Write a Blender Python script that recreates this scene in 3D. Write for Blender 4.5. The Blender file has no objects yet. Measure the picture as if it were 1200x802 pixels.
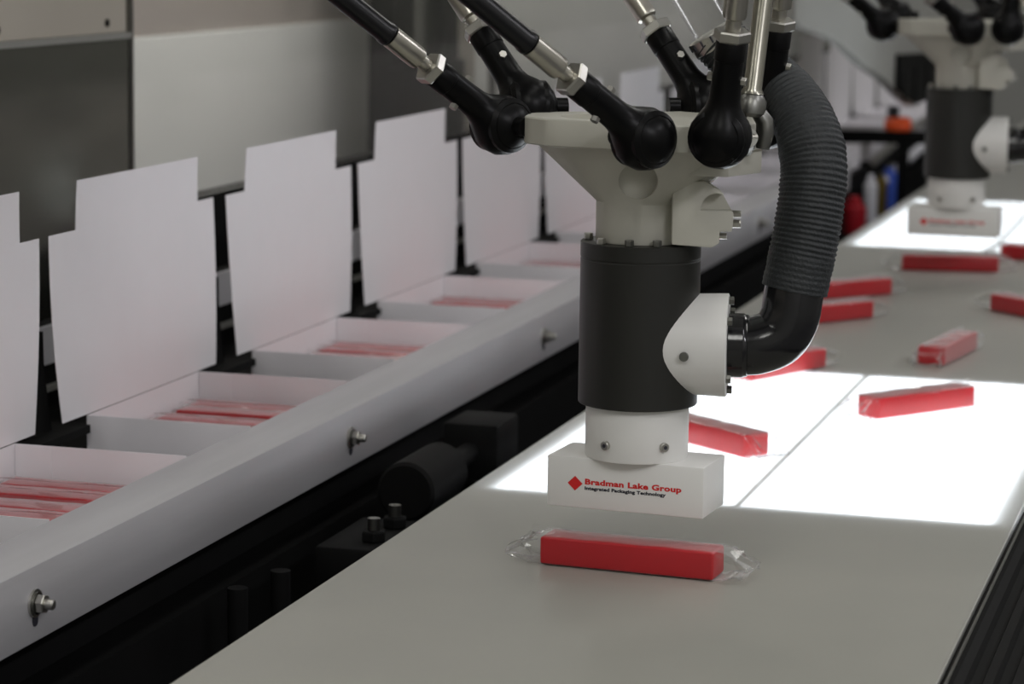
import bpy, bmesh, math, random
from mathutils import Vector, Matrix
random.seed(7)
SC = bpy.context.scene
COL = SC.collection
PI = math.pi
rad = math.radians

# ------------------------------------------------------------------ camera
YAW, PITCH, ROLL = 0.28285793, 0.15404731, 0.01372903
cam_d = bpy.data.cameras.new('camera'); cam = bpy.data.objects.new('camera', cam_d); COL.objects.link(cam)
fw = Vector((-math.sin(YAW)*math.cos(PITCH), math.cos(YAW)*math.cos(PITCH), -math.sin(PITCH)))
rt = Vector((math.cos(YAW), math.sin(YAW), 0)); up = rt.cross(fw)
r2 = math.cos(ROLL)*rt + math.sin(ROLL)*up; u2 = -math.sin(ROLL)*rt + math.cos(ROLL)*up
M = Matrix((r2, u2, -fw)).transposed().to_4x4(); M.translation = Vector((0, 0, 1.43945)); cam.matrix_world = M
cam_d.sensor_width = 36; cam_d.lens = 3114.75/1200*36
cam_d.clip_start = 0.05; cam_d.clip_end = 60
cam_d.dof.use_dof = True; cam_d.dof.focus_distance = 2.15; cam_d.dof.aperture_fstop = 8.5
SC.camera = cam
# ------------------------------------------------------------------ world, lights, exposure
w = bpy.data.worlds.new('room_ambient'); SC.world = w; w.use_nodes = True
w.node_tree.nodes['Background'].inputs[0].default_value = (0.9, 0.92, 1, 1)
w.node_tree.nodes['Background'].inputs[1].default_value = 0.05
def area(name, loc, rot, sx, sy, e, col=(1, 0.985, 0.95)):
    l = bpy.data.lights.new(name, 'AREA'); l.shape = 'RECTANGLE'; l.size = sx; l.size_y = sy; l.energy = e; l.color = col
    o = bpy.data.objects.new(name, l); COL.objects.link(o); o.location = loc; o.rotation_euler = rot; return o
for xx, en, lc in ((-2.0, 5, (1, .985, .94)), (.0, 10, (1, .985, .94)), (2.2, 26, (.97, .955, 1.0))):
    for yy in (-0.6, 1.9, 4.4, 6.9):
        area('ceiling_lamp', (xx, yy, 3.14), (0, 0, 0), 0.3, 1.4, en*(2.3 if yy < 0 else .93), lc)
for yy in (4.1, 6.6):  # added fill lights, unseen, to brighten the pale cabinets behind the guard
    area('enclosure_fill', (-1.52, yy, 2.3), (0, rad(38), 0), 0.08, 1.1 if yy < 5 else 3.4, 5 if yy < 5 else 13).data.spread = rad(105)
SC.view_settings.view_transform = 'Standard'; SC.view_settings.look = 'None'
SC.view_settings.gamma = 1; SC.view_settings.exposure = 0.0
SC.cycles.transparent_max_bounces = 32
SC.cycles.max_bounces = 10; SC.cycles.diffuse_bounces = 5; SC.cycles.sample_clamp_indirect = 4

# ------------------------------------------------------------------ materials
def mat(name, col, rough=0.5, metal=0.0, noise=0.0, nscale=40, bump=0.0, bscale=200, coat=0.0, spec=0.5, stretch=None, sss=0):
    m = bpy.data.materials.new(name); m.use_nodes = True
    nt = m.node_tree; b = nt.nodes['Principled BSDF']
    b.inputs['Base Color'].default_value = (*col, 1); b.inputs['Roughness'].default_value = rough
    b.inputs['Metallic'].default_value = metal; b.inputs['Coat Weight'].default_value = coat
    b.inputs['Specular IOR Level'].default_value = spec
    if sss:
        b.inputs['Subsurface Weight'].default_value = sss; b.inputs['Subsurface Radius'].default_value = (.02, .02, .02); b.inputs['Subsurface Scale'].default_value = 0.3
    tc = nt.nodes.new('ShaderNodeTexCoord'); mp = nt.nodes.new('ShaderNodeMapping')
    nt.links.new(tc.outputs['Object'], mp.inputs[0])
    if stretch: mp.inputs['Scale'].default_value = stretch
    if noise:
        n = nt.nodes.new('ShaderNodeTexNoise'); n.inputs['Scale'].default_value = nscale; n.inputs['Detail'].default_value = 4
        nt.links.new(mp.outputs[0], n.inputs['Vector'])
        mx = nt.nodes.new('ShaderNodeMixRGB')
        mx.inputs[1].default_value = (*[max(0, c*(1-noise)) for c in col], 1); mx.inputs[2].default_value = (*[min(1, c*(1+noise)) for c in col], 1)
        nt.links.new(n.outputs['Fac'], mx.inputs[0]); nt.links.new(mx.outputs[0], b.inputs['Base Color'])
    if bump:
        n2 = nt.nodes.new('ShaderNodeTexNoise'); n2.inputs['Scale'].default_value = bscale; n2.inputs['Detail'].default_value = 3
        nt.links.new(mp.outputs[0], n2.inputs['Vector'])
        bp = nt.nodes.new('ShaderNodeBump'); bp.inputs['Strength'].default_value = bump; bp.inputs['Distance'].default_value = 0.002
        nt.links.new(n2.outputs['Fac'], bp.inputs['Height']); nt.links.new(bp.outputs[0], b.inputs['Normal'])
    return m
MT = dict(
    black=mat('black_moulded_plastic', (.0028, .0028, .003), .34, noise=.3, nscale=60, spec=.14),
    tube=mat('carbon_black_tube', (.004, .004, .005), .3, spec=.35),
    pipe=mat('gloss_black_pipe', (.008, .008, .009), .17, bump=.05, bscale=90),
    hose=mat('black_ribbed_rubber', (.016, .019, .0205), .6, noise=.5, nscale=160, bump=.5, bscale=420),
    cyl=mat('charcoal_anodised_body', (.016, .016, .0135), .42, noise=.15, nscale=12, spec=.4),
    white=mat('white_engineering_plastic', (.74, .735, .71), .42, noise=.03, nscale=20, sss=.1),
    cream=mat('cream_cast_platform', (.50, .49, .425), .5, noise=.07, nscale=25, bump=.05),
    steel=mat('bright_steel', (.47, .46, .425), .33, 1.0, noise=.1, nscale=90),
    brushed=mat('satin_steel_sleeve', (.50, .48, .42), .3, 1.0, noise=.12, nscale=60),
    dull=mat('dull_grey_steel', (.19, .19, .175), .36, 1.0, noise=.2, nscale=50),
    shaft=mat('grey_spline_shaft', (.33, .32, .27), .28, 1.0, noise=.2, nscale=50),
    alu=mat('milled_aluminium', (.47, .465, .48), .5, .45, noise=.10, nscale=9, bump=.04, bscale=60, stretch=(6, .5, 6)),
    card=mat('white_carton_board', (.81, .79, .815), .62, noise=.015, nscale=30),
    red=mat('red_soap_bar', (.43, .005, .011), .38, noise=.1, nscale=30),
    redprint=mat('red_print', (.62, .012, .012), .5),
    blackprint=mat('dark_print', (.02, .02, .03), .5),
    blackmetal=mat('black_machine_frame', (.004, .004, .004), .7, noise=.3, nscale=20, spec=.08),
    matteblack=mat('matte_black_flight', (.006, .006, .006), .8, spec=.1),
    dark=mat('dark_machinery', (.0055, .0055, .0055), .7, 0, spec=.1, noise=.4, nscale=25),
    grey=mat('grey_painted_panel', (.27, .27, .25), .4, noise=.08, nscale=5),
    pale=mat('pale_grey_cabinet', (.82, .82, .79), .45, noise=.06, nscale=3),
    peach=mat('pale_beige_sheet', (.80, .72, .66), .5, noise=.05, nscale=3),
    stainless=mat('brushed_stainless_sheet', (.25, .25, .22), .17, .92, noise=.22, nscale=4, stretch=(1, 1, 5), bump=.02, bscale=30),
    beige=mat('beige_machine_cover', (.42, .385, .33), .5, noise=.08, nscale=4),
    strip=mat('white_plastic_strip', (.62, .62, .66), .5),
    orange=mat('orange_plastic_cap', (.80, .09, .012), .45),
    blue=mat('blue_valve_body', (.05, .10, .45), .4),
    gold=mat('brass_valve_body', (.30, .21, .05), .35, .8),
    redbody=mat('red_cap', (.35, .012, .02), .4),
    navy=mat('dark_navy_knob', (.012, .013, .022), .4),
    floor=mat('dark_epoxy_floor', (.10, .10, .10), .5, noise=.1, nscale=3),
    wall=mat('grey_room_wall', (.42, .42, .39), .7, noise=.04, nscale=2),
    ceil=mat('white_ceiling', (.7, .7, .69), .8, noise=.03, nscale=2),
)
def schlick(nt, f0, f1, p):
    lw = nt.nodes.new('ShaderNodeLayerWeight'); lw.inputs[0].default_value = .5
    pw = nt.nodes.new('ShaderNodeMath'); pw.operation = 'POWER'; pw.inputs[1].default_value = p; nt.links.new(lw.outputs['Facing'], pw.inputs[0])
    ma = nt.nodes.new('ShaderNodeMath'); ma.operation = 'MULTIPLY_ADD'; ma.inputs[1].default_value = f1; ma.inputs[2].default_value = f0; ma.use_clamp = True
    nt.links.new(pw.outputs[0], ma.inputs[0]); return ma.outputs[0]
def film_mat():
    m = bpy.data.materials.new('clear_wrapping_film'); m.use_nodes = True; nt = m.node_tree; nt.nodes.clear()
    o = nt.nodes.new('ShaderNodeOutputMaterial'); mx = nt.nodes.new('ShaderNodeMixShader')
    t = nt.nodes.new('ShaderNodeBsdfTransparent'); g = nt.nodes.new('ShaderNodeBsdfGlossy'); g.inputs['Roughness'].default_value = .07
    t.inputs[0].default_value = (.97, .97, .97, 1)
    n = nt.nodes.new('ShaderNodeTexNoise'); n.inputs['Scale'].default_value = 120
    tc = nt.nodes.new('ShaderNodeTexCoord'); nt.links.new(tc.outputs['Object'], n.inputs['Vector'])
    b = nt.nodes.new('ShaderNodeBump'); b.inputs['Strength'].default_value = .1; b.inputs['Distance'].default_value = .002
    nt.links.new(n.outputs['Fac'], b.inputs['Height']); nt.links.new(b.outputs[0], g.inputs['Normal'])
    nt.links.new(schlick(nt, .014, .9, 3.5), mx.inputs[0])
    df = nt.nodes.new('ShaderNodeBsdfDiffuse'); df.inputs[0].default_value = (.85, .85, .85, 1)
    m3 = nt.nodes.new('ShaderNodeMixShader'); m3.inputs[0].default_value = .5
    nt.links.new(g.outputs[0], m3.inputs[1]); nt.links.new(df.outputs[0], m3.inputs[2])
    nt.links.new(t.outputs[0], mx.inputs[1]); nt.links.new(m3.outputs[0], mx.inputs[2]); nt.links.new(mx.outputs[0], o.inputs[0])
    return m
MT['film'] = film_mat()
def pane_mat():
    m = bpy.data.materials.new('clear_guard_sheet'); m.use_nodes = True; nt = m.node_tree; nt.nodes.clear()
    o = nt.nodes.new('ShaderNodeOutputMaterial'); mx = nt.nodes.new('ShaderNodeMixShader')
    t = nt.nodes.new('ShaderNodeBsdfTransparent'); t.inputs[0].default_value = (.985, .985, .98, 1)
    g = nt.nodes.new('ShaderNodeBsdfGlossy'); g.inputs['Roughness'].default_value = .12
    nt.links.new(schlick(nt, .04, .9, 5.0), mx.inputs[0]); nt.links.new(t.outputs[0], mx.inputs[1]); nt.links.new(g.outputs[0], mx.inputs[2])
    nt.links.new(mx.outputs[0], o.inputs[0]); return m
MT['pane'] = pane_mat()
def belt_mat():
    m = bpy.data.materials.new('translucent_white_belt'); m.use_nodes = True; nt = m.node_tree; nt.nodes.clear()
    o = nt.nodes.new('ShaderNodeOutputMaterial'); mx = nt.nodes.new('ShaderNodeMixShader'); m2 = nt.nodes.new('ShaderNodeMixShader')
    d = nt.nodes.new('ShaderNodeBsdfDiffuse'); t = nt.nodes.new('ShaderNodeBsdfTranslucent'); g = nt.nodes.new('ShaderNodeBsdfGlossy')
    tc = nt.nodes.new('ShaderNodeTexCoord'); n = nt.nodes.new('ShaderNodeTexNoise'); n.inputs['Scale'].default_value = 5; n.inputs['Detail'].default_value = 5
    nt.links.new(tc.outputs['Object'], n.inputs['Vector'])
    r = nt.nodes.new('ShaderNodeValToRGB'); r.color_ramp.elements[0].position = .3; r.color_ramp.elements[1].position = .7
    r.color_ramp.elements[0].color = (.345, .345, .302, 1); r.color_ramp.elements[1].color = (.405, .40, .35, 1)
    nt.links.new(n.outputs['Fac'], r.inputs[0]); nt.links.new(r.outputs[0], d.inputs[0]); t.inputs[0].default_value = (.75, .78, .80, 1)
    mx.inputs[0].default_value = .22; nt.links.new(d.outputs[0], mx.inputs[1]); nt.links.new(t.outputs[0], mx.inputs[2])
    f = nt.nodes.new('ShaderNodeFresnel'); f.inputs[0].default_value = 1.3; g.inputs['Roughness'].default_value = .38
    nt.links.new(f.outputs[0], m2.inputs[0]); nt.links.new(mx.outputs[0], m2.inputs[1]); nt.links.new(g.outputs[0], m2.inputs[2])
    nt.links.new(m2.outputs[0], o.inputs[0]); return m
MT['belt'] = belt_mat()
def emit_mat(name, col, s):
    m = bpy.data.materials.new(name); m.use_nodes = True; nt = m.node_tree; nt.nodes.clear()
    o = nt.nodes.new('ShaderNodeOutputMaterial'); e = nt.nodes.new('ShaderNodeEmission'); e.inputs[0].default_value = (*col, 1); e.inputs[1].default_value = s
    nt.links.new(e.outputs[0], o.inputs[0]); return m
MT['backlight'] = emit_mat('backlight_diffuser', (.93, .96, 1.0), 16.0)
MT['lamp'] = emit_mat('lamp_diffuser', (1, .985, .95), 4.0)

# ------------------------------------------------------------------ mesh helpers
class MB:
    def __init__(s): s.v = []; s.f = []
    def add(s, vs, fs):
        o = len(s.v); s.v += [tuple(v) for v in vs]; s.f += [tuple(i+o for i in f) for f in fs]; return s
    def box(s, x0, x1, y0, y1, z0, z1, m=None):
        vs = [Vector((x, y, z)) for z in (z0, z1) for y in (y0, y1) for x in (x0, x1)]
        if m: vs = [m @ v for v in vs]
        return s.add(vs, [(0, 2, 3, 1), (4, 5, 7, 6), (0, 1, 5, 4), (2, 6, 7, 3), (0, 4, 6, 2), (1, 3, 7, 5)])
    def prism(s, poly, z0, z1, m=None):
        n = len(poly); vs = [Vector((x, y, z0)) for x, y in poly]+[Vector((x, y, z1)) for x, y in poly]
        if m: vs = [m @ v for v in vs]
        return s.add(vs, [tuple(range(n-1, -1, -1)), tuple(range(n, 2*n))]+[(i, (i+1) % n, n+(i+1) % n, n+i) for i in range(n)])
    def loft(s, rings, cap=True):
        n = len(rings[0]); vs = [v for r in rings for v in r]; fs = []
        for k in range(len(rings)-1):
            fs += [(k*n+i, k*n+(i+1) % n, (k+1)*n+(i+1) % n, (k+1)*n+i) for i in range(n)]
        if cap: fs += [tuple(range(n-1, -1, -1)), tuple(range((len(rings)-1)*n, len(rings)*n))]
        return s.add(vs, fs)
    def lathe(s, p, d, prof, n=24, cap=True):
        # prof = (distance along d, radius)
        p = Vector(p); d = Vector(d).normalized(); a = d.orthogonal().normalized(); b = d.cross(a)
        return s.loft([[p+d*t+(a*math.cos(2*PI*i/n)+b*math.sin(2*PI*i/n))*r for i in range(n)] for t, r in prof], cap)
    def cyl(s, p0, p1, r, n=20): 
        p0 = Vector(p0); p1 = Vector(p1); L = (p1-p0).length
        return s.lathe(p0, p1-p0, [(0, r), (L, r)], n)
    def tubes(s, pts, rads, n=20):
        pts = [Vector(p) for p in pts]; rings = []; a = None
        for i, p in enumerate(pts):
            d = (pts[min(i+1, len(pts)-1)]-pts[max(i-1, 0)]).normalized()
            a = d.orthogonal().normalized() if a is None else (a-d*a.dot(d)).normalized()
            b = d.cross(a); r = rads[i] if isinstance(rads, (list, tuple)) else rads
            rings.append([p+(a*math.cos(2*PI*k/n)+b*math.sin(2*PI*k/n))*r for k in range(n)])
        return s.loft(rings)
    def build(s, name, m, parent=None, bevel=0, smooth=True, ang=35, seg=2):
        me = bpy.data.meshes.new(name); me.from_pydata(s.v, [], s.f); me.validate()
        bm = bmesh.new(); bm.from_mesh(me); bmesh.ops.recalc_face_normals(bm, faces=bm.faces)
        if bevel:
            ed = [e for e in bm.edges if len(e.link_faces) == 2 and e.calc_face_angle(0) > rad(30)]
            bmesh.ops.bevel(bm, geom=ed, offset=bevel, segments=seg, affect='EDGES', profile=.5, clamp_overlap=True)
        bm.to_mesh(me); bm.free()
        if smooth:
            me.polygons.foreach_set('use_smooth', [True]*len(me.polygons)); me.set_sharp_from_angle(angle=rad(24 if bevel else ang))
        me.materials.append(MT[m] if isinstance(m, str) else m)
        o = bpy.data.objects.new(name, me); COL.objects.link(o)
        if parent: o.parent = parent
        return o
def tag(o, label=None, cat=None, group=None, kind=None):
    for k, v in (('label', label), ('category', cat), ('group', group), ('kind', kind)):
        if v: o[k] = v
    return o
def empty(name, loc, rz, label, cat, group=None):
    o = bpy.data.objects.new(name, None); COL.objects.link(o); o.location = loc; o.rotation_euler = (0, 0, rz); o.empty_display_size = .05
    return tag(o, label, cat, group)
def copy_tree(o, parent=None):
    c = o.copy(); COL.objects.link(c)
    if parent: c.parent = parent
    for ch in list(o.children): copy_tree(ch, c)
    return c
def catmull(P, n):
    P = [Vector(p) for p in P]; out = []
    for i in range(len(P)-1):
        p0, p1, p2, p3 = P[max(i-1, 0)], P[i], P[i+1], P[min(i+2, len(P)-1)]
        for k in range(n):
            t = k/n
            out.append(.5*((2*p1)+(-p0+p2)*t+(2*p0-5*p1+4*p2-p3)*t*t+(-p0+3*p1-3*p2+p3)*t**3))
    return out+[P[-1]]
def boolean_cut(o, cutters):
    for c in cutters:
        m = o.modifiers.new('cut', 'BOOLEAN'); m.operation = 'DIFFERENCE'; m.object = c; m.solver = 'EXACT'
    dg = bpy.context.evaluated_depsgraph_get(); me = bpy.data.meshes.new_from_object(o.evaluated_get(dg))
    o.modifiers.clear(); o.data = me
    me.polygons.foreach_set('use_smooth', [True]*len(me.polygons)); me.set_sharp_from_angle(angle=rad(35))
    for c in cutters: bpy.data.objects.remove(c)
def hexprof(mb, p, d, L, r, hole=0):
    mb.lathe(p, d, [(0, r*.93), (L*.15, r), (L*.85, r), (L, r*.93)], 6); return mb

# ================================================================== SETTING
def struct(name, mb, m, parent=None, **k):
    o = mb.build(name, m, parent, smooth=False, **k); o['kind'] = 'structure'; return o
struct('floor', MB().box(-3.2, 3.2, -2.2, 10.2, -.1, 0), 'floor')
struct('ceiling', MB().box(-3.2, 3.2, -2.2, 10.2, 3.2, 3.3), 'ceil')
struct('wall_left', MB().box(-3.3, -3.2, -2.2, 10.2, 0, 3.2), 'wall')
struct('wall_right', MB().box(3.2, 3.3, -2.2, 10.2, 0, 3.2), 'wall')
struct('wall_back', MB().box(-3.3, 3.3, 10.2, 10.3, 0, 3.2), 'wall')
struct('wall_front', MB().box(-3.3, 3.3, -2.3, -2.2, 0, 3.2), 'wall')

# ================================================================== BELT CONVEYOR
BZ = .92; XL0, XR0 = -.722, -.215; Y0B, Y1B = .9, 7.9
conv = empty('belt_conveyor', ((XL0+XR0)/2, 4.4, 0), 0, 'long pale translucent belt conveyor running away beneath both robots', 'conveyor')
def C(x, y): return (x-(XL0+XR0)/2, y-4.4)
cx0, cx1, cy0, cy1 = C(XL0, 0)[0], C(XR0, 0)[0], C(0, Y0B)[1], C(0, Y1B)[1]
mb = MB(); vs = []; fs = []; t = .0015
prof = [(cx0, BZ-.008), (cx0, BZ-.001), (cx0+.001, BZ), (cx1-.001, BZ), (cx1, BZ-.001), (cx1, BZ-.008)]
for yy in (cy0, cy1): vs += [(x, yy, z) for x, z in prof]
fs = [(i, i+1, 7+i, 6+i) for i in range(5)]; mb.add(vs, fs)
belt = mb.build('belt', 'belt', conv, smooth=False)
# frames either side
MB().box(cx0+.004, cx0+.03, cy0, cy1, .72, BZ-.0085).build('side_frame', 'blackmetal', conv)
fr = MB()
pr = [(cx1+.0005, .70), (cx1+.0005, .9155), (cx1+.004, .9185), (cx1+.007, .9185), (cx1+.0085, .914), (cx1+.014, .910), (cx1+.016, .903), (cx1+.024, .903), (cx1+.026, .907),
      (cx1+.033, .907), (cx1+.035, .899), (cx1+.043, .899), (cx1+.045, .903), (cx1+.060, .903), (cx1+.062, .893), (cx1+.075, .893), (cx1+.08, .70)]
fr.loft([[Vector((x, yy, z)) for x, z in pr] for yy in (cy0, cy1)])
fr.build('extruded_side_frame', mat('black_anodised_extrusion', (.010, .010, .0095), .75, 0, spec=.1), conv, smooth=False)
MB().box(cx1+.0045, cx1+.0068, cy0, cy1, .9186, .9196).build('wear_strip', 'dull', conv)
MB().box(cx0+.031, cx1-.0005, cy0, cy1, .86, .895).build('slider_bed', 'blackmetal', conv)
for yy in (1.2, 4.4, 7.6):
    for xx in (XL0+.05, XR0-.02):
        lx, ly = C(xx, yy); MB().box(lx-.03, lx+.03, ly-.03, ly+.03, 0, .86).build('leg', 'blackmetal', conv, bevel=.003)
MB().cyl((cx0+.032, cy0+.04, .88), (cx1-.002, cy0+.04, .88), .012).build('end_roller', 'dull', conv)
MB().box(cx1+.062, cx1+.068, C(0, 2.0)[1], C(0, 2.015)[1], .893, .8975).build('frame_bolt', 'brushed', conv)
# light panels recessed beneath the belt
def light_panel(y0, y1):
    x0, x1, xs = C(-.698, 0)[0], C(-.234, 0)[0], C(-.4655, 0)[0]; y0, y1 = C(0, y0)[1], C(0, y1)[1]
    o = MB().box(x0-.006, x1+.006, y0, y1, .8953, .9125).build('light_panel', 'dull', conv, smooth=False); o['label'] = 'bright white backlight panel under the belt'
    for a, b in ((x0, xs-.0025), (xs+.0025, x1)):
        MB().box(a, b, y0, y1, .9126, .9150).build('diffuser', 'backlight', o, smooth=False)
for ya, yb in ((2.348, 3.115), (4.45, 5.30)):
    xs = C(-.4655, 0)[0]; MB().box(xs-.0028, xs+.0028, C(0, ya)[1], C(0, yb)[1], .9152, .9186).build('panel_divider', 'grey', conv, smooth=False)
light_panel(2.348, 3.115)
light_panel(4.45, 5.30)

# ================================================================== CARTON LINE
ZR = .97; XF, XB, XW, XLID = -.8703, -.9277, -.9287, -1.0985; P = .427; YC0 = 1.884
rail = empty('guide_rail', (XF, 4.2, .9122), 0, 'long milled aluminium guide rail between the cartons and the belt', 'rail')
MB().box(XB-XF, 0, -3.4, 1.3, 0, ZR-.9122).build('rail_bar', 'alu', rail, bevel=.0012)
for yy in (1.738, 2.428, 3.134, 3.83, 4.521, 5.2):
    y = yy-4.2; z = .942-.912
    b = MB().lathe((.0, y, z), (1, 0, 0), [(0, .0105), (.0018, .0108), (.002, .0108)], 24).build('washer', 'steel', rail)
    MB().lathe((.002, y, z), (1, 0, 0), [(0, .0085), (.0015, .0085)], 20).build('spring_washer', 'dull', b)
    hexprof(MB(), (.0035, y, z), (1, 0, 0), .006, .0075).build('nut', 'steel', b, smooth=False)
    MB().lathe((.0095, y, z), (1, 0, 0), [(0, .004), (.006, .004), (.0068, .003)], 14).build('stud_end', 'steel', b)
    MB().prism([(.0045*math.cos(a*PI/8), .0045*math.sin(a*PI/8)) for a in range(8, 17)]+[(.0045, .006), (-.0045, .006)], 0, .0006,
               Matrix.Translation((.0, y+.0008, z-.0135)) @ Matrix(((0, 0, 1, 0), (1, 0, 0, 0), (0, 1, 0, 0), (0, 0, 0, 1)))).build('slot', 'blackprint', rail, smooth=False)
line = empty('carton_conveyor', (-1.0, 4.2, 0), 0, 'dark steel carton conveyor bed carrying the row of open cartons', 'conveyor')
MB().box(-.13, .085, -3.4, 3.4, .86, .9115).build('bed', 'dark', line, smooth=False)
MB().box(-.04, .118, -3.4, 3.9, .80, .859).build('bed_beam', 'blackmetal', line)
MB().box(.075, .088, -3.4, 3.9, .9118, .9185).build('slide_strip', 'blackmetal', line)
MB().box(.072, .112, -3.4, 3.9, .55, .799).build('side_panel', 'blackmetal', line)
for yy in (-3, 0, 3.6): 
    for xx in (-.12, .06): MB().box(xx-.03, xx+.03, yy-.03, yy+.03, 0, .859 if xx < 0 else .55).build('leg', 'blackmetal', line)
back = MB().box(-.2485, -.245, -3.4, 3.0, .978, 1.019).build('white_guide_strip', 'strip', line, smooth=False); back['label'] = 'white strip behind the lids'
MB().box(-.268, -.2486, -3.4, 3.0, .86, 1.019).build('back_beam', 'matteblack', line, smooth=False)
MB().box(-.244, -.238, -3.4, 3.0, .951, .957).build('back_rod', 'grey', line, smooth=False)
MB().box(-.268, -.131, -3.4, 3.9, .90, .925).build('chain_trough', 'dark', line, smooth=False)
for k in range(-1, 10):
    yc = YC0+P*k+.275+.076-4.2
    f = MB().box(-.128, -.090, yc-.066, yc+.066, .955, .963)
    f.box(-.112, -.100, yc-.02, yc+.02, .9116, .955)
    f.build('flight_plate', 'matteblack', line, smooth=False)
    f = MB(); f.loft([[Vector((-.118, yc+s1*w2, z)) for s1 in (-1, 1)]+[Vector((-.112, yc+s1*w2, z)) for s1 in (1, -1)] for z, w2 in ((.963, .028), (.985, .022), (1.03, .013), (1.06, .012))])
    f.build('flight_post', 'matteblack', line, smooth=False)

def board(poly_grid, thick):
    pass
tray_me = None
def make_tray(parent):
    a, b, h, z0 = XLID, XW, .275, .919; t = .0009
    m = MB()
    m.box(0, b-a, 0, h, 0, t)
    m.box(0, t, 0, h, t, ZR-z0); m.box(b-a-t, b-a, 0, h, t, ZR-z0-.003)
    m.box(t, b-a-t, 0, t, t, ZR-z0); m.box(t, b-a-t, h-t, h, t, ZR-z0)
    o = m.build('tray', 'card', parent, smooth=False)
    # glue tab on the far wall inside, thin flap along the hinge wall
    MB().prism([(t+.0005, .006), (.036, .004), (.0395, .012), (.037, .032), (.038, .0495), (t+.0005, .0505)], 0, .0008,
               Matrix.Translation((0, h-t-.0002, 0)) @ Matrix(((1, 0, 0, 0), (0, 0, -1, 0), (0, 1, 0, 0), (0, 0, 0, 1)))).build('glue_tab', 'card', parent, smooth=False)
    return o
def panel_mesh(name, rows, parent, thick=.0007, bow=0, curl=0):
    # rows: (height, y_left, y_right, x_offset_left, x_offset_right)
    N = 10; m = MB(); vs = []; 
    for side in (0, 1):
        for (z, yl, yr, xl, xr) in rows:
            for i in range(N+1):
                s = i/N; vs.append((xl*(1-s)+xr*s+bow*math.sin(PI*s)+side*thick, yl*(1-s)+yr*s, z))
    R = len(rows); K = R*(N+1); fs = []
    for r in range(R-1):
        for i in range(N):
            q = (r*(N+1)+i, r*(N+1)+i+1, (r+1)*(N+1)+i+1, (r+1)*(N+1)+i); fs.append(q); fs.append(tuple(K+j for j in reversed(q)))
    for r in range(R-1):
        for i in (0, N): q = (r*(N+1)+i, (r+1)*(N+1)+i); fs.append((q[0], q[1], K+q[1], K+q[0]))
    for i in range(N):
        for r in (0, R-1): q = (r*(N+1)+i, r*(N+1)+i+1); fs.append((q[0], q[1], K+q[1], K+q[0]))
    m.add(vs, fs); return m.build(name, 'card', parent, ang=60)
lid_shapes = {  # main flap corners: bottom left, top left, top right, bottom right, then tuck flap left, right
    0: (-.05, -.08, .329, .315, -.03, .290), 1: (-.054, -.078, .315, .321, -.021, .273), 2: (-.045, -.086, .312, .322, -.032, .257),
    3: (-.05, -.084, .321, .325, -.022, .266)}
ordn = ['nearest', 'second', 'third', 'fourth', 'fifth', 'sixth', 'seventh', 'eighth', 'ninth', 'tenth', 'eleventh', 'twelfth', 'thirteenth', 'fourteenth']
def make_carton(k):
    y = YC0+P*k
    if k == 0: lab = 'open white carton with raised lid, nearest the camera at the left edge'
    elif k < 20: lab = 'open white carton with upright lid, %s along the row from the camera' % ordn[k]
    c = empty('carton', (XLID, y, .919), 0, lab, 'carton', 'open cartons along the rail')
    make_tray(c)
    bl, tl, tr, br, kl, kr = lid_shapes.get(k, (-.05, -.076+random.uniform(-.008, .008), .318+random.uniform(-.008, .008), .322, -.024, .27))
    z0 = ZR-.919; top = .181+z0
    ln = [0.0, .0, .004, .002, .003][k] if k < 5 else random.uniform(-.003, .004)
    zz = lambda s: z0+.0012+.181*s
    rows = [(zz(s), bl+(tl-bl)*s-.006*math.sin(PI*s)*(1 if k == 1 else .5), br+(tr-br)*s+.004*math.sin(PI*s), ln*s, ln*s) for s in (0, .15, .35, .55, .75, .9, 1)]
    lid = panel_mesh('lid', rows, c, bow=.0008)
    t0 = rows[-1]
    rows2 = [(t0[0]+.047*s, kl+.002*s, kr-.002*s, ln+.0012*s*s, ln+.0012*s*s) for s in (0, .3, .7, 1)]
    tk = panel_mesh('tuck_flap', rows2, lid, bow=.0008)
    return c
for k in range(0, 14): make_carton(k)

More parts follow.
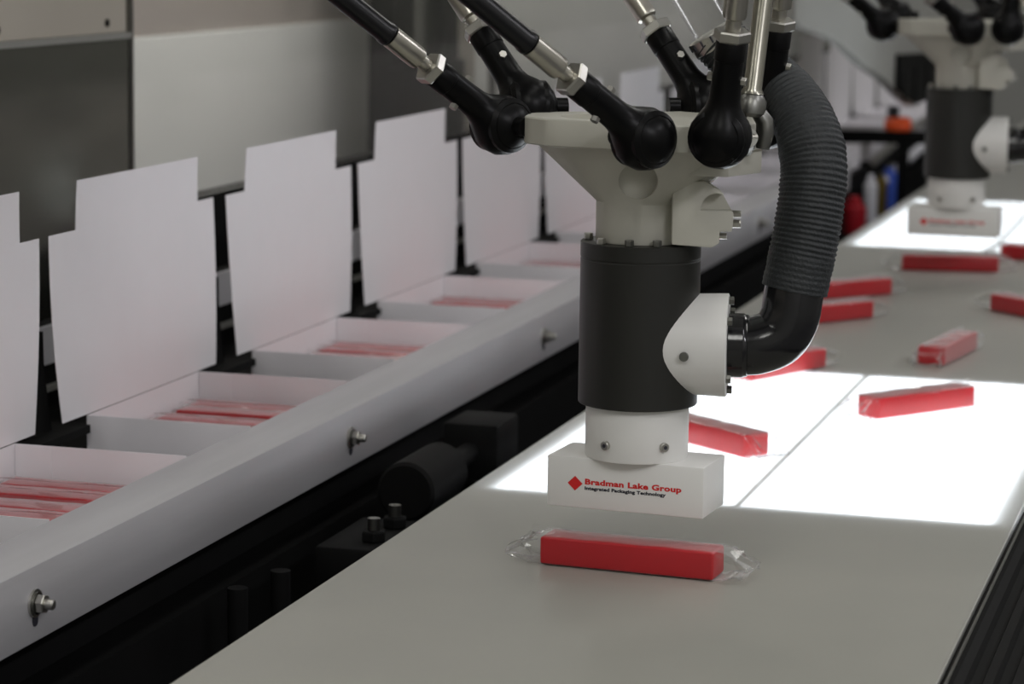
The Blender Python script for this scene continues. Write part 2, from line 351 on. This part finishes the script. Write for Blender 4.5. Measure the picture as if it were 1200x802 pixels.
# ================================================================== BARS IN FILM
BL, BW, BH = .149, .034, .024
bar_me = {}
def bar_meshes(kind):
    if kind in bar_me: return bar_me[kind]
    core = MB().box(-BL/2, BL/2, -BW/2, BW/2, .0006, BH).build('soap_bar', 'red', None, bevel=.0028, seg=3)
    fin = .028 if kind == 'belt' else .0085
    rnd = random.Random(3 if kind == 'belt' else 5)
    n = 28; hl = BL/2+.0008; rings = []
    def ring(x, wy, h0, h1, jit):
        R = []
        for i in range(n):
            a = 2*PI*i/n; c, s = math.cos(a), math.sin(a); e = .22
            yy = wy*math.copysign(abs(c)**e, c); zz = (h0+h1)/2+(h1-h0)/2*math.copysign(abs(s)**e, s)
            R.append(Vector((x+rnd.uniform(-1, 1)*jit*.7, yy+rnd.uniform(-1, 1)*jit, max(.0002, zz+rnd.uniform(-1, 1)*jit))))
        return R
    W = BW/2+.0008; T = BH+.0007
    seq = [(-hl-fin, W*1.12, .007, .0115, .0022), (-hl-fin*.82, W*1.06, .005, .014, .003), (-hl-fin*.55, W*.98, .003, .019, .0034), (-hl-fin*.28, W*.97, .0015, .0225, .0026), (-hl-.0004, W, .0003, T, .0006)]
    rings = [ring(*s) for s in seq]
    for s in range(1, 12): rings.append(ring(-hl+2*hl*s/12, W, .0002, T+.0003*math.sin(s*1.7), .00012))
    rings += [ring(-x, a, b, c, j) for x, a, b, c, j in reversed(seq)]
    fl = MB().loft(rings, cap=True).build('film_wrap', 'film', None, ang=12)
    # lengthwise fin seal lying along the top of the wrap
    z = T+.0009
    sm = MB(); vs = []; N = 14
    for i in range(N+1):
        x = -hl-fin*.5+(2*hl+fin)*i/N; j = rnd.uniform(-.0006, .0006)
        vs += [(x, .002+j, z), (x, .0085+j*2, z+.0022+rnd.uniform(-.0006, .0008))]
    sm.add(vs, [(2*i, 2*i+1, 2*i+3, 2*i+2) for i in range(N)]); sl = sm.build('film_seam', 'film', None, ang=28)
    bar_me[kind] = (core, fl, sl)
    core.parent = None
    return bar_me[kind]
protos = {}
def place_bar(kind, x, y, z, rz, label, group):
    if kind not in protos:
        core, fl, sl = bar_meshes(kind)
        e = empty('wrapped_bar', (x, y, z), rz, label, 'wrapped bar', group)
        core.parent = e; fl.parent = e; sl.parent = fl; protos[kind] = e; return e
    e = copy_tree(protos[kind]); e.location = (x, y, z); e.rotation_euler = (0, 0, rz); tag(e, label, None, group); return e
def on_belt(x, y, deg, label): place_bar('belt', x, y, BZ+.0003, rad(deg), label, 'wrapped bars on the belt')
on_belt(-.4990, 2.078, -4, 'red bar in clear film directly below the lettered white gripper block')
on_belt(-.552, 2.625, -38, 'red bar in clear film lying askew just behind the nearer gripper block')
on_belt(-.567, 3.095, 65, 'red bar in clear film half hidden behind the black elbow pipe')
on_belt(-.588, 3.545, 53, 'red bar in clear film, nearer of the two beside the ribbed hose')
on_belt(-.602, 3.80, 50, 'red bar in clear film, farther of the two beside the ribbed hose')
on_belt(-.391, 3.29, 81, 'red bar in clear film pointing end on, alone mid belt')
on_belt(-.376, 2.895, 53, 'red bar in clear film lying on the near bright light panel')
on_belt(-.4975, 4.166, 11, 'red bar in clear film below the farther robot gripper')
on_belt(-.322, 3.69, -43, 'red bar in clear film at the right edge, cut by the frame, mid belt')
on_belt(-.362, 4.345, -10, 'red bar in clear film at the right edge beside the farther gripper')
rowname = ['against the far wall', 'second from the far wall', 'third from the far wall', 'fourth from the far wall', 'fifth from the far wall', 'against the near wall']
for k in range(0, 6):
    for i in range(6):
        yc = YC0+P*k+.275-.020-.017-(i//2)*.085-(i % 2)*.0355
        place_bar('carton', (XLID+XW)/2+random.uniform(-.001, .001), yc, .9202, random.choice((0, PI))+rad(random.uniform(-.4, .4)),
                  'red bar in clear film %s of the %s carton' % (rowname[i], ordn[k]), 'wrapped bars in the cartons')

# ================================================================== ROBOT
RX, RY, RZ = -.5046, 2.111, .967
rob = empty('delta_robot', (RX, RY, RZ), YAW, 'nearer delta robot with charcoal body and sharp lettered white gripper block', 'robot', 'delta robots over the belt')
U0 = .047
def L(r, a, u): return Vector((r-.0035, a, u-U0))
# gripper block
gb = MB().box(-.0675, .0675, -.031, .031, 0, .0425).build('gripper_block', 'white', rob, bevel=.0012)
gb.rotation_euler = (0, 0, rad(-20.2))
def text(body, size, x, z, m, parent, sx=1, off=0.0):
    cu = bpy.data.curves.new('lettering', 'FONT'); cu.body = body; cu.size = size; cu.offset = off; cu.extrude = .00008; cu.resolution_u = 3; cu.space_character = 1.05
    o = bpy.data.objects.new('lettering', cu); COL.objects.link(o)
    dg = bpy.context.evaluated_depsgraph_get(); dg.update()
    me = bpy.data.meshes.new_from_object(o.evaluated_get(dg)); bpy.data.objects.remove(o)
    t = bpy.data.objects.new('printed_lettering', me); COL.objects.link(t); me.materials.clear(); me.materials.append(MT[m])
    t.parent = parent; t.rotation_euler = (PI/2, 0, 0)
    w = max(v.co.x for v in me.vertices)-min(v.co.x for v in me.vertices)
    t.location = (x, -.03112, z); t.scale = (sx/w, 1, 1); return t
text('Bradman Lake Group', .0064, -.0345, .0206, 'redprint', gb, .083, .00026)
text('Integrated Packaging Technology', .0038, -.0345, .0160, 'blackprint', gb, .070, .00018)
MB().prism([(-.0065, 0), (0, -.0062), (.0065, 0), (0, .0062)], 0, .0003, Matrix.Translation((-.0428, -.0309, .0206)) @ Matrix.Rotation(PI/2, 4, 'X')).build('printed_emblem', 'redprint', gb, smooth=False)
# neck
nk = MB().lathe((0, 0, .0426), (0, 0, 1), [(0, .0424), (.001, .0428), (.043, .0428), (.0445, .0424)], 64).build('neck', 'white', rob)
for an in (-128, -62, 55, 130):
    d = Vector((math.cos(rad(an)), math.sin(rad(an)), 0)); p = d*.0425+Vector((0, 0, .0565))
    s = MB().lathe(p, d, [(0, .0038), (.0032, .0038), (.0036, .0034)], 16).build('cap_screw', 'steel', nk)
    MB().lathe(p+d*.0036, d, [(0, .0017), (.0003, .0017)], 6).build('hex_socket', 'blackprint', s, smooth=False)
# body
bd = MB().lathe((0, 0, .0872), (0, 0, 1), [(0, .0488), (.0008, .0494), (.1195, .0494), (.1200, .0490), (.1212, .0490), (.1217, .0495), (.1335, .0495), (.1340, .0490)], 72).build('vacuum_chamber', 'cyl', rob)
for an in (-140, -105, -45, -75, 0, 60, 120, 170):
    d = Vector((math.cos(rad(an)), math.sin(rad(an)), 0)); p = d*.0435+Vector((0, 0, .2211))
    hexprof(MB(), p, (0, 0, 1), .0055, .0038).build('clamp_screw', 'dull' if an % 2 else 'steel', bd, smooth=False)
# hub + platform casting
platpoly = [(-.098, -.006), (-.0785, -.034), (-.030, -.060), (.012, -.089), (.048, -.089), (.072, -.066), (.1015, -.022), (.104, .004), (.096, .045), (.075, .076), (.045, .088), (.02, .07), (-.03, .062), (-.066, .056), (-.092, .035)]
def polyR(poly, ang):
    d = Vector((math.cos(ang), math.sin(ang))); best = 0
    for i in range(len(poly)):
        a = Vector(poly[i]); b = Vector(poly[(i+1) % len(poly)]); e = b-a; den = d.x*e.y-d.y*e.x
        if abs(den) < 1e-9: continue
        t = (a.x*e.y-a.y*e.x)/den; s = (a.x*d.y-a.y*d.x)/den
        if t > 0 and -1e-6 <= s <= 1+1e-6: best = max(best, t)
    return best
N = 72
def pring(f, z, circ=0, rc=.038): 
    out = []
    for i in range(N):
        a = 2*PI*i/N; r = (polyR(platpoly, a)*f)*(1-circ)+rc*circ; out.append(L(r*math.cos(a)+.0035, r*math.sin(a), z))
    return out
hub = MB().loft([pring(1, .2685, 1, .0365), pring(1, .270, 1, .0372), pring(1, .3015, 1, .0374), pring(.88, .3462, 0), pring(.985, .3475, 0), pring(1, .3485, 0), pring(1, .3685, 0), pring(.988, .3697, 0)])
ho = hub.build('platform', 'cream', rob, ang=25)
c1 = MB().cyl(L(-.002, -.1, .322), L(-.002, -.037, .322), .0155, 32).build('cutter', 'cream', rob)
c2 = MB().cyl(L(.12, -.075, .312), L(.054, -.03, .312), .0165, 32).build('cutter', 'cream', rob)
c3 = MB().lathe(L(-.03, -.0, .3745), (0, 0, -1), [(0, .034), (.009, .034)], 40).build('cutter', 'cream', rob)
boolean_cut(ho, [c1, c2, c3])
pm = MB()
for row in (0, 1):
    for i in range(6): pm.box(-.0435+i*.0028, -.0435+i*.0028+(.0022 if (i+row) % 3 else .0014), .013+row*.0045, .0162+row*.0045, .3657-U0, .36585-U0)
pmo = pm.build('printed_mark', 'blackprint', ho, smooth=False); pmo['kind'] = 'stuff'
# side lug with screws, thick wing to the right
MB().prism([(.035, -.058), (.069, -.0655), (.0985, -.0225), (.101, .004), (.093, .043), (.03, .04)], .3275-U0, .3483-U0, Matrix.Translation((-.0035, 0, 0))).build('side_wing', 'cream', ho, bevel=.0015)
lug = MB().prism([(.026, .2705), (.058, .2685), (.0645, .272), (.0645, .2815), (.0745, .2815), (.0755, .296), (.066, .313), (.052, .322), (.026, .322)], .014, .044,
                 Matrix(((1, 0, 0, -.0035), (0, 0, -1, 0), (0, 1, 0, -U0), (0, 0, 0, 1)))).build('side_lug', 'cream', ho, bevel=.0012)
c1 = MB().cyl(L(.0615, -.06, .300), L(.0615, -.030, .300), .0125, 28).build('cutter', 'cream', ho)
c2 = MB().box(.0615-.0035-.02, .0615-.0035+.02, -.07, -.02, .27-U0, .2985-U0).build('cutter', 'cream', ho)
boolean_cut(c1, [c2]); boolean_cut(lug, [c1])
for r, u, rr in ((.0757, .2865, .0036), (.0757, .2945, .0032), (.0645, .2765, .0028)):
    hexprof(MB(), L(r-.001, -.028, u), (1, -.15, 0), .008, rr).build('lug_screw', 'steel', lug, smooth=False)
# port flange on the side
fd = Vector((1, -.12, 0)).normalized(); fz = .1375
fl = MB().lathe(Vector((.012, -.0045, fz)), fd, [(0, .0405), (.057, .0425), (.0605, .0425), (.0612, .0415)], 56).build('port_flange', 'white', rob)
fs_ = fd.cross(Vector((0, 0, 1)))
p = Vector((.012, -.0045, fz))+fd*.026+fs_*.0415
MB().lathe(Vector((.0345, -.0478, fz-.004)), Vector((-.12, -1, 0)), [(0, .0038), (.0045, .0038), (.005, .0034)], 16).build('flange_screw', 'dull', fl)
for an in (40, 140, 220, 320, 90, 270):
    d = fs_*math.cos(rad(an))+Vector((0, 0, 1))*math.sin(rad(an)); q = Vector((.012, -.0045, fz))+fd*.0612+d*.037
    hexprof(MB(), q, fd, .004, .0037).build('flange_screw', 'dull', fl, smooth=False)
# elbow
ec = Vector((.012, -.0045, fz))
e0 = ec+fd*.0613
pts = [e0, e0+fd*.002]
epath = [e0, e0+fd*.014, L(.1015, -.0150, .186), L(.117, -.0150, .193), L(.1255, -.0142, .208), L(.1285, -.0130, .226), L(.1305, -.011, .238)]
ep = catmull(epath, 6)
MB().tubes(ep, [.0245]*len(ep), 32).build('elbow_pipe', 'pipe', rob)
MB().lathe(e0, fd, [(0, .0258), (.0005, .0266), (.0125, .0266), (.0135, .0258), (.016, .0256), (.0165, .0246)], 40).build('elbow_collar', 'pipe', rob)
# ribbed hose
hp = catmull([L(.1295, -.0115, .231), L(.1330, -.011, .250), L(.1385, -.008, .280), L(.1425, -.003, .310), L(.1435, .004, .335), L(.1385, .018, .361), L(.1255, .042, .386), L(.108, .072, .402), L(.0880, .094, .413), L(.0700, .102, .430)], 30)
seg = [0]
for i in range(1, len(hp)): seg.append(seg[-1]+(hp[i]-hp[i-1]).length)
tot = seg[-1]; pitch = .0042; step = pitch/6
pts = []; rs = []; i = 0; s = 0; j = 0
while s <= tot:
    while j < len(seg)-2 and seg[j+1] < s: j += 1
    f = (s-seg[j])/max(1e-9, seg[j+1]-seg[j]); pts.append(hp[j].lerp(hp[j+1], f))
    ph = (s/pitch) % 1; base = .0272-.004*min(1, max(0, (s-.12)/.06)); rs.append(base+.00055*math.sin(2*PI*ph)*(1 if s > .03 else .4)+.0003*math.sin(s*310)*math.sin(s*97)); s += step
hose = MB().tubes(pts, rs, 40).build('ribbed_hose', 'hose', rob, ang=70)
h8 = pts[-1]; hd = (pts[-1]-pts[-8]).normalized()
upd = Vector((-.53, 0, .85))
cl = MB().lathe(h8-upd*.006, upd, [(0, .0215), (.001, .0238), (.013, .0238), (.014, .0215)], 36).build('hose_clamp', 'steel', rob)
for i in range(30):
    a = 2*PI*i/30; aa = upd.normalized().orthogonal().normalized(); bb = upd.normalized().cross(aa); q = h8+upd.normalized()*.001+(aa*math.cos(a)+bb*math.sin(a))*.0239
    if i % 2 == 0: MB().cyl(q, q+upd.normalized()*.006, .0009, 5).build('clamp_slot', 'blackprint', cl, smooth=False)
MB().tubes([h8+upd*.006, h8+upd*.1, h8+upd*.25, h8+upd*.35+Vector((-.02, .02, .25))], [.017]*4, 24).build('clear_hose', 'pane', rob)
# rods
def rod(ball, vec, pin, parent):
    ball = Vector(ball); vec = Vector(vec); d = vec.normalized(); Ln = vec.length
    pin = Vector(pin).normalized()
    o = MB().lathe(ball+d*.128, d, [(0, .0082), (.002, .0098), (.006, .0098), (.008, .0090), (Ln-.256, .0090)], 24).build('rod', 'tube', parent)
    en = MB().lathe(ball, d, [(-.0245, .004), (-.0225, .0115), (-.018, .0178), (-.010, .0232), (0, .025), (.008, .0238), (.0155, .0195), (.024, .0142), (.031, .0124), (.044, .0118), (.062, .0116), (.0625, .0122), (.0765, .0122), (.0775, .0115)], 32)
    en.lathe(ball-pin*.017, pin, [(0, .019), (.003, .0225), (.031, .0225), (.034, .019)], 32)
    en.build('rod_end', 'black', o, ang=40)
    hexprof(MB(), ball+d*.0776, d, .0085, .0145).build('lock_nut', 'steel', o, smooth=False)
    MB().lathe(ball+d*.0862, d, [(0, .0062), (.008, .0062), (.0095, .0088), (.012, .0094), (.0418, .0094)], 24).build('steel_sleeve', 'brushed', o)
    # far end seen only from elsewhere: same ball end at the elbow
    en2 = MB().lathe(ball+vec, -d, [(-.0225, .0115), (-.010, .0232), (0, .025), (.0155, .0195), (.031, .0124), (.0775, .0115), (.128, .009)], 24)
    en2.build('rod_end', 'black', o)
    sd = pin.cross(d).normalized()
    for sgn in (1, -1):
        q = ball+d*.047+sd*sgn*.011
        hexprof(MB(), q, sd*sgn, .0045, .0036).build('spring_screw', 'steel', o, smooth=False)
    return o
b1, b3, b5, b6, b4, b2 = L(-.1126, .022, .3605), L(-.0015, -.112, .361), L(.0585, -.1, .362), L(.108, .05, .366), L(.0605, .09, .373), L(-.090, .062, .3725)
VA, VB, VC = Vector((-.40, -.25, .33)), Vector((.045, -.137, .6)), Vector((-.27, .2, .40))
for p, v, q in ((b1, VA, b3-b1), (b3, VA, b3-b1), (b5, VB, b6-b5), (b6, VB, b6-b5), (b4, VC, b2-b4), (b2, VC, b2-b4)): rod(p, v, q, rob)
for a, b in ((b1, b3), (b5, b6), (b4, b2)):
    d = (b-a).normalized()
    MB().cyl(a+d*.020, a+d*.033, .008).build('ball_stud', 'black', ho); MB().cyl(b-d*.033, b-d*.020, .008).build('ball_stud', 'black', ho)
# telescopic shaft and universal joint
sh0 = L(.0855, -.062, .390); sh1 = L(.093, -.062, .47); sd = (sh1-sh0).normalized()
sh = MB().lathe(sh0+sd*.004, sd, [(0, .0095), (.004, .0074), (.30, .0074), (.301, .011), (.70, .011)], 24).build('telescopic_shaft', 'shaft', rob)
yk = MB().lathe(sh0+sd*.004, -sd, [(0, .0085), (.006, .0125), (.015, .0125), (.018, .010)], 24).build('universal_joint', 'dull', rob)
for sgn in (-1, 1):
    MB().tubes([sh0-sd*.010+Vector((sgn*.006, 0, 0)), sh0-sd*.018+Vector((sgn*.0125, 0, 0)), sh0-sd*.028+Vector((sgn*.014, 0, 0)), sh0-sd*.04+Vector((sgn*.0135, 0, 0))], [.006, .0072, .0072, .0055], 14).build('yoke_arm', 'dull', yk)
MB().cyl(sh0-sd*.031+Vector((-.0185, 0, 0)), sh0-sd*.031+Vector((.0195, 0, 0)), .0042, 16).build('yoke_pin', 'steel', yk)
MB().cyl(sh0-sd*.031+Vector((0, -.004, 0)), sh0-sd*.034+Vector((0, .02, -.006)), .0085, 18).build('yoke_base', 'dull', yk)
# base plate, motors and upper arms overhead (out of frame)
cB = Vector((-.10, -.02, 1.05))
base = MB().lathe(cB, (0, 0, 1), [(0, .24), (.005, .245), (.05, .245), (.055, .24)], 48).build('base_plate', 'white', rob)
MB().cyl(cB+Vector((0, 0, .0555)), cB+Vector((0, 0, .25)), .09, 32).build('motor_housing', 'white', rob)
for (pa, pb, v) in ((b1, b3, VA), (b5, b6, VB), (b4, b2, VC)):
    e = (pa+pb)/2+v; dr = (e-cB); dr.z = 0; dr.normalize(); s = cB+dr*.17+Vector((0, 0, -.03))
    px = Vector((-dr.y, dr.x, 0))
    MB().tubes([s, s.lerp(e, .5), e], [.035, .028, .02], 20).build('upper_arm', 'black', rob)
    MB().cyl(e-(pb-pa)/2, e+(pb-pa)/2, .011, 16).build('elbow_bar', 'steel', rob)
    MB().cyl(s-px*.07, s+px*.07, .04, 24).build('drive_motor', 'black', rob)
MB().cyl(cB+Vector((0, 0, .2505)), cB+Vector((0, 0, 3.2-RZ-.032-cB.z+cB.z-1.05)) if False else Vector((cB.x, cB.y, 3.199-RZ-.03)), .05, 20).build('ceiling_post', 'white', rob)
rob2 = copy_tree(rob); rob2.location = (-.4775, 4.04, .9915); rob2.rotation_euler = (0, 0, YAW-rad(3))
tag(rob2, 'farther blurred delta robot in the upper right corner over the belt')
for o in rob2.children:
    if o.name.startswith('gripper_block'): o.rotation_euler = (0, 0, rad(-14))

# ================================================================== BACKGROUND, LEFT
g = empty('stainless_machine_panel', (-1.4, 1.6, 0), 0, 'dark stainless machine panel with beige top at the left edge behind the lids', 'panel')
MB().box(-.04, 0, -2.4, 1.478, .45, 1.298).build('lower_panel', 'stainless', g, smooth=False)
MB().box(-.04, -.003, -2.4, 1.478, 1.3065, 1.75).build('upper_panel', 'beige', g, smooth=False)
MB().box(-.04, .004, -2.4, 1.478, 1.2985, 1.306).build('ledge', 'grey', g, smooth=False)
for yy in (1.13, 1.42): MB().lathe((-.003, yy, 1.319), (1, 0, 0), [(0, .005), (.002, .005), (.003, .003)], 12).build('panel_screw', 'blackmetal', g)
MB().box(-.04, -.003, -2.4, 1.478, 0, .449).build('plinth', 'blackmetal', g, smooth=False)
g = empty('guard_screen', (-1.4, 3.085, 0), 0, 'clear guard screen behind the carton lids over a black sheet for the dark void below', 'guard')
MB().box(-.012, 0, .004, 5.4, 1.079, 1.9).build('clear_sheet', 'pane', g, smooth=False)
MB().box(-.03, .0, .0, 5.4, 0, 1.0785).build('lower_panel', 'matteblack', g, smooth=False)  # black sheet puts in the darkness of the void below the guard
MB().box(-.008, .002, -.0055, .0035, 1.079, 1.9).build('sheet_edge', 'dull', g, smooth=False)
g = empty('machine_cabinet', (-1.75, 4.5, 0), 0, 'pale grey machine cabinet seen through the guard screen', 'cabinet')
MB().box(-.3, 0, -1.0, .585, 0, 1.262).build('lower_cabinet', 'pale', g, bevel=.004)
MB().box(-.3, -.006, -1.0, .585, 1.2635, 2.0).build('upper_cover', 'peach', g, bevel=.004)
g = empty('white_panel_wall', (-1.72, 7.3, 0), 0, 'tall pale panel behind the rods and the guard screen', 'panel')
MB().box(-.05, 0, -1.85, .02, 0, 2.0).build('panel_sheet', 'pale', g, bevel=.003)
MB().box(-.05, -.002, .0235, 2.2, 0, 2.0).build('panel_sheet', 'pale', g, bevel=.003)
g = empty('frame_post', (-1.6, 4.8, 0), 0, 'dark grey frame post with junction box above the third lid', 'post')
MB().box(-.05, 0, -.105, .011, 0, 2.0).build('post', 'matteblack', g, smooth=False)
MB().box(-.05, -.02, .012, .197, 0, 2.0).build('cover_plate', 'stainless', g, smooth=False)
MB().box(-.05, .0, .198, .29, 0, 2.0).build('post', 'matteblack', g, smooth=False)
MB().box(-.05, -.02, .291, .47, 0, 2.0).build('cover_plate', 'beige', g, smooth=False)
MB().box(.001, .04, -.18, .21, 1.02, 1.186).build('junction_box', 'dark', g, bevel=.003)
g = empty('eye_bracket', (-1.5, 5.1, 0), 0, 'small round eye bracket on a thin rod behind the middle rods', 'bracket')
MB().lathe((-.0199, .0, 1.182), (1, 0, 0), [(0, .026), (.006, .027), (.01, .026)], 24).build('eye', 'dark', g)
MB().lathe((-.0098, .0, 1.182), (1, 0, 0), [(0, .010), (.006, .010)], 12).build('bolt_head', 'dull', g)
MB().cyl((-.03, 0, 0), (-.03, 0, 1.19), .009, 12).build('rod', 'dull', g)

# ================================================================== GAP MACHINERY
g = empty('gear_motor', (-.797, 2.47, .882), 0, 'dim dark gear motor with pale shaft in the gap beside the belt', 'motor')
MB().lathe((0, -.09, .02), (0, 1, 0), [(0, .026), (.004, .029), (.11, .029), (.115, .024)], 28).build('motor_body', 'dark', g)
MB().cyl((0, .0255, .02), (0, .12, .02), .011, 16).build('shaft', 'dark', g)
MB().box(-.03, .03, .1205, .20, -.01, .05).build('coupling_block', 'dark', g, bevel=.004)
MB().box(-.03, .03, -.09, .2, -.17, -.022).build('mount', 'blackmetal', g, smooth=False)
g = empty('fixing_plate', (-.79, 2.29, .832), 0, 'small dark fixing plate with two bright bolts in the gap', 'plate')
MB().box(-.04, .03, -.07, .06, 0, .05).build('plate', 'dark', g, bevel=.003)
for yy in (-.035, .025):
    hexprof(MB(), (.005, yy, .0505), (0, 0, 1), .01, .012).build('bolt_head', 'dark', g, smooth=False)
    MB().cyl((.005, yy, .061), (.005, yy, .072), .006, 12).build('bolt_end', 'dull', g)
g = empty('hanging_pipes', (-.84, 2.06, .0), 0, 'pair of faint dark pipes under the rail near the left foreground', 'pipe')
for xx, yy in ((0, 0), (.012, .07)): MB().cyl((xx, yy, 0), (xx, yy, .88), .009, 12).build('pipe', 'dark', g)

# ================================================================== FAR END
g = empty('cross_bar', (-.89, 6.08, .0), YAW, 'dark horizontal cross bar at the far end of the carton line', 'bar')
MB().box(-.115, .115, -.012, .012, .967, .996).build('bar', 'blackmetal', g, smooth=False)
MB().box(.035, .06, -.01, .01, .8155, .9665).build('post', 'blackmetal', g, smooth=False)
g = empty('hand_knob', (-.858, 6.093, .9963), YAW, 'blurred orange knob with dark top standing on the far cross bar', 'knob')
MB().lathe((0, 0, 0), (0, 0, 1), [(0, .027), (.004, .031), (.022, .031), (.03, .024)], 24).build('orange_cap', 'orange', g)
MB().lathe((-.012, 0, .0305), (0, 0, 1), [(0, .014), (.022, .014), (.026, .010)], 18).build('dark_button', 'navy', g)
def valve(name, x, y, z0, z1, r, m, label, cap=None):
    g = empty(name, (x, y, z0), 0, label, 'valve')
    MB().lathe((0, 0, 0), (0, 0, 1), [(0, r*.9), (.004, r), (z1-z0-.012, r), (z1-z0-.01, r*.7), (z1-z0, r*.7)], 20).build('valve_body', m, g)
    MB().cyl((0, 0, z1-z0+.0002), (0, 0, z1-z0+.010), r*.45, 12).build('valve_cap', cap or 'dull', g)
VZ = .815
g = empty('valve_shelf', (-.85, 5.85, .0), 0, 'dark shelf holding coloured valves beside the far belt', 'shelf')
MB().box(-.029, .045, -.5, .5, .79, VZ).build('shelf_board', 'blackmetal', g, smooth=False)
for yy in (-.45, .45): MB().box(-.02, .03, yy-.02, yy+.02, 0, .7895).build('leg', 'blackmetal', g, smooth=False)
valve('air_valve', -.868, 6.05, VZ+.0003, .915, .017, 'blue', 'blurred blue valve beside the far belt edge')
valve('air_valve', -.868, 5.93, VZ+.0003, .905, .013, 'gold', 'blurred brass coloured valve just left of the blue one')
valve('air_valve', -.872, 5.80, VZ+.0003, .91, .015, 'strip', 'blurred white valve left of the brass coloured one', 'strip')
valve('air_valve', -.868, 5.55, VZ+.0003, .885, .026, 'redbody', 'blurred red valve, leftmost, beside the ribbed hose', 'redbody')
g = empty('closing_hood', (-.83, 5.4, 0), 0, 'grey hood of the carton closing machine hanging in front of the far lids', 'hood')
hm = Matrix(((0, 0, 1, 0), (1, 0, 0, -5.4), (0, 1, 0, 0), (0, 0, 0, 1)))
MB().prism([(4.47, 1.296), (4.53, 1.283), (4.726, 1.265), (4.958, 1.240), (5.239, 1.186), (5.526, 1.144), (5.849, 1.081), (6.0, 1.060), (6.47, 1.060), (6.47, 1.9), (4.47, 1.9)], 0, .02, hm).build('hood_plate', 'grey', g, smooth=False)
MB().prism([(5.675, 1.118), (5.86, 1.085), (6.0, 1.065), (6.43, 1.065), (6.43, 1.163), (5.675, 1.188)], .0203, .03, hm).build('dark_window', 'blackmetal', g, smooth=False)
for i in range(4): MB().box(.0303, .034, .33+i*.19, .37+i*.19, 1.085, 1.15).build('window_rib', 'dark', g, smooth=False)
MB().box(.0, .02, 1.03, 1.07, 0, 1.0595).build('hood_post', 'grey', g, smooth=False)
g = empty('folding_plough', (-.895, 6.55, 0), rad(2), 'pale metal folding plough bars below the far cross bar', 'plough')
MB().tubes([(-.02, -.55, .93), (-.015, .1, .955), (.0, .5, .96)], .009, 12).build('plough_bar', 'steel', g)
MB().tubes([(.0, -.6, .885), (.005, .1, .90), (.02, .5, .92)], .012, 12).build('plough_bar', 'strip', g)
MB().box(-.012, .012, .505, .53, .0, .97).build('post', 'dull', g, smooth=False)
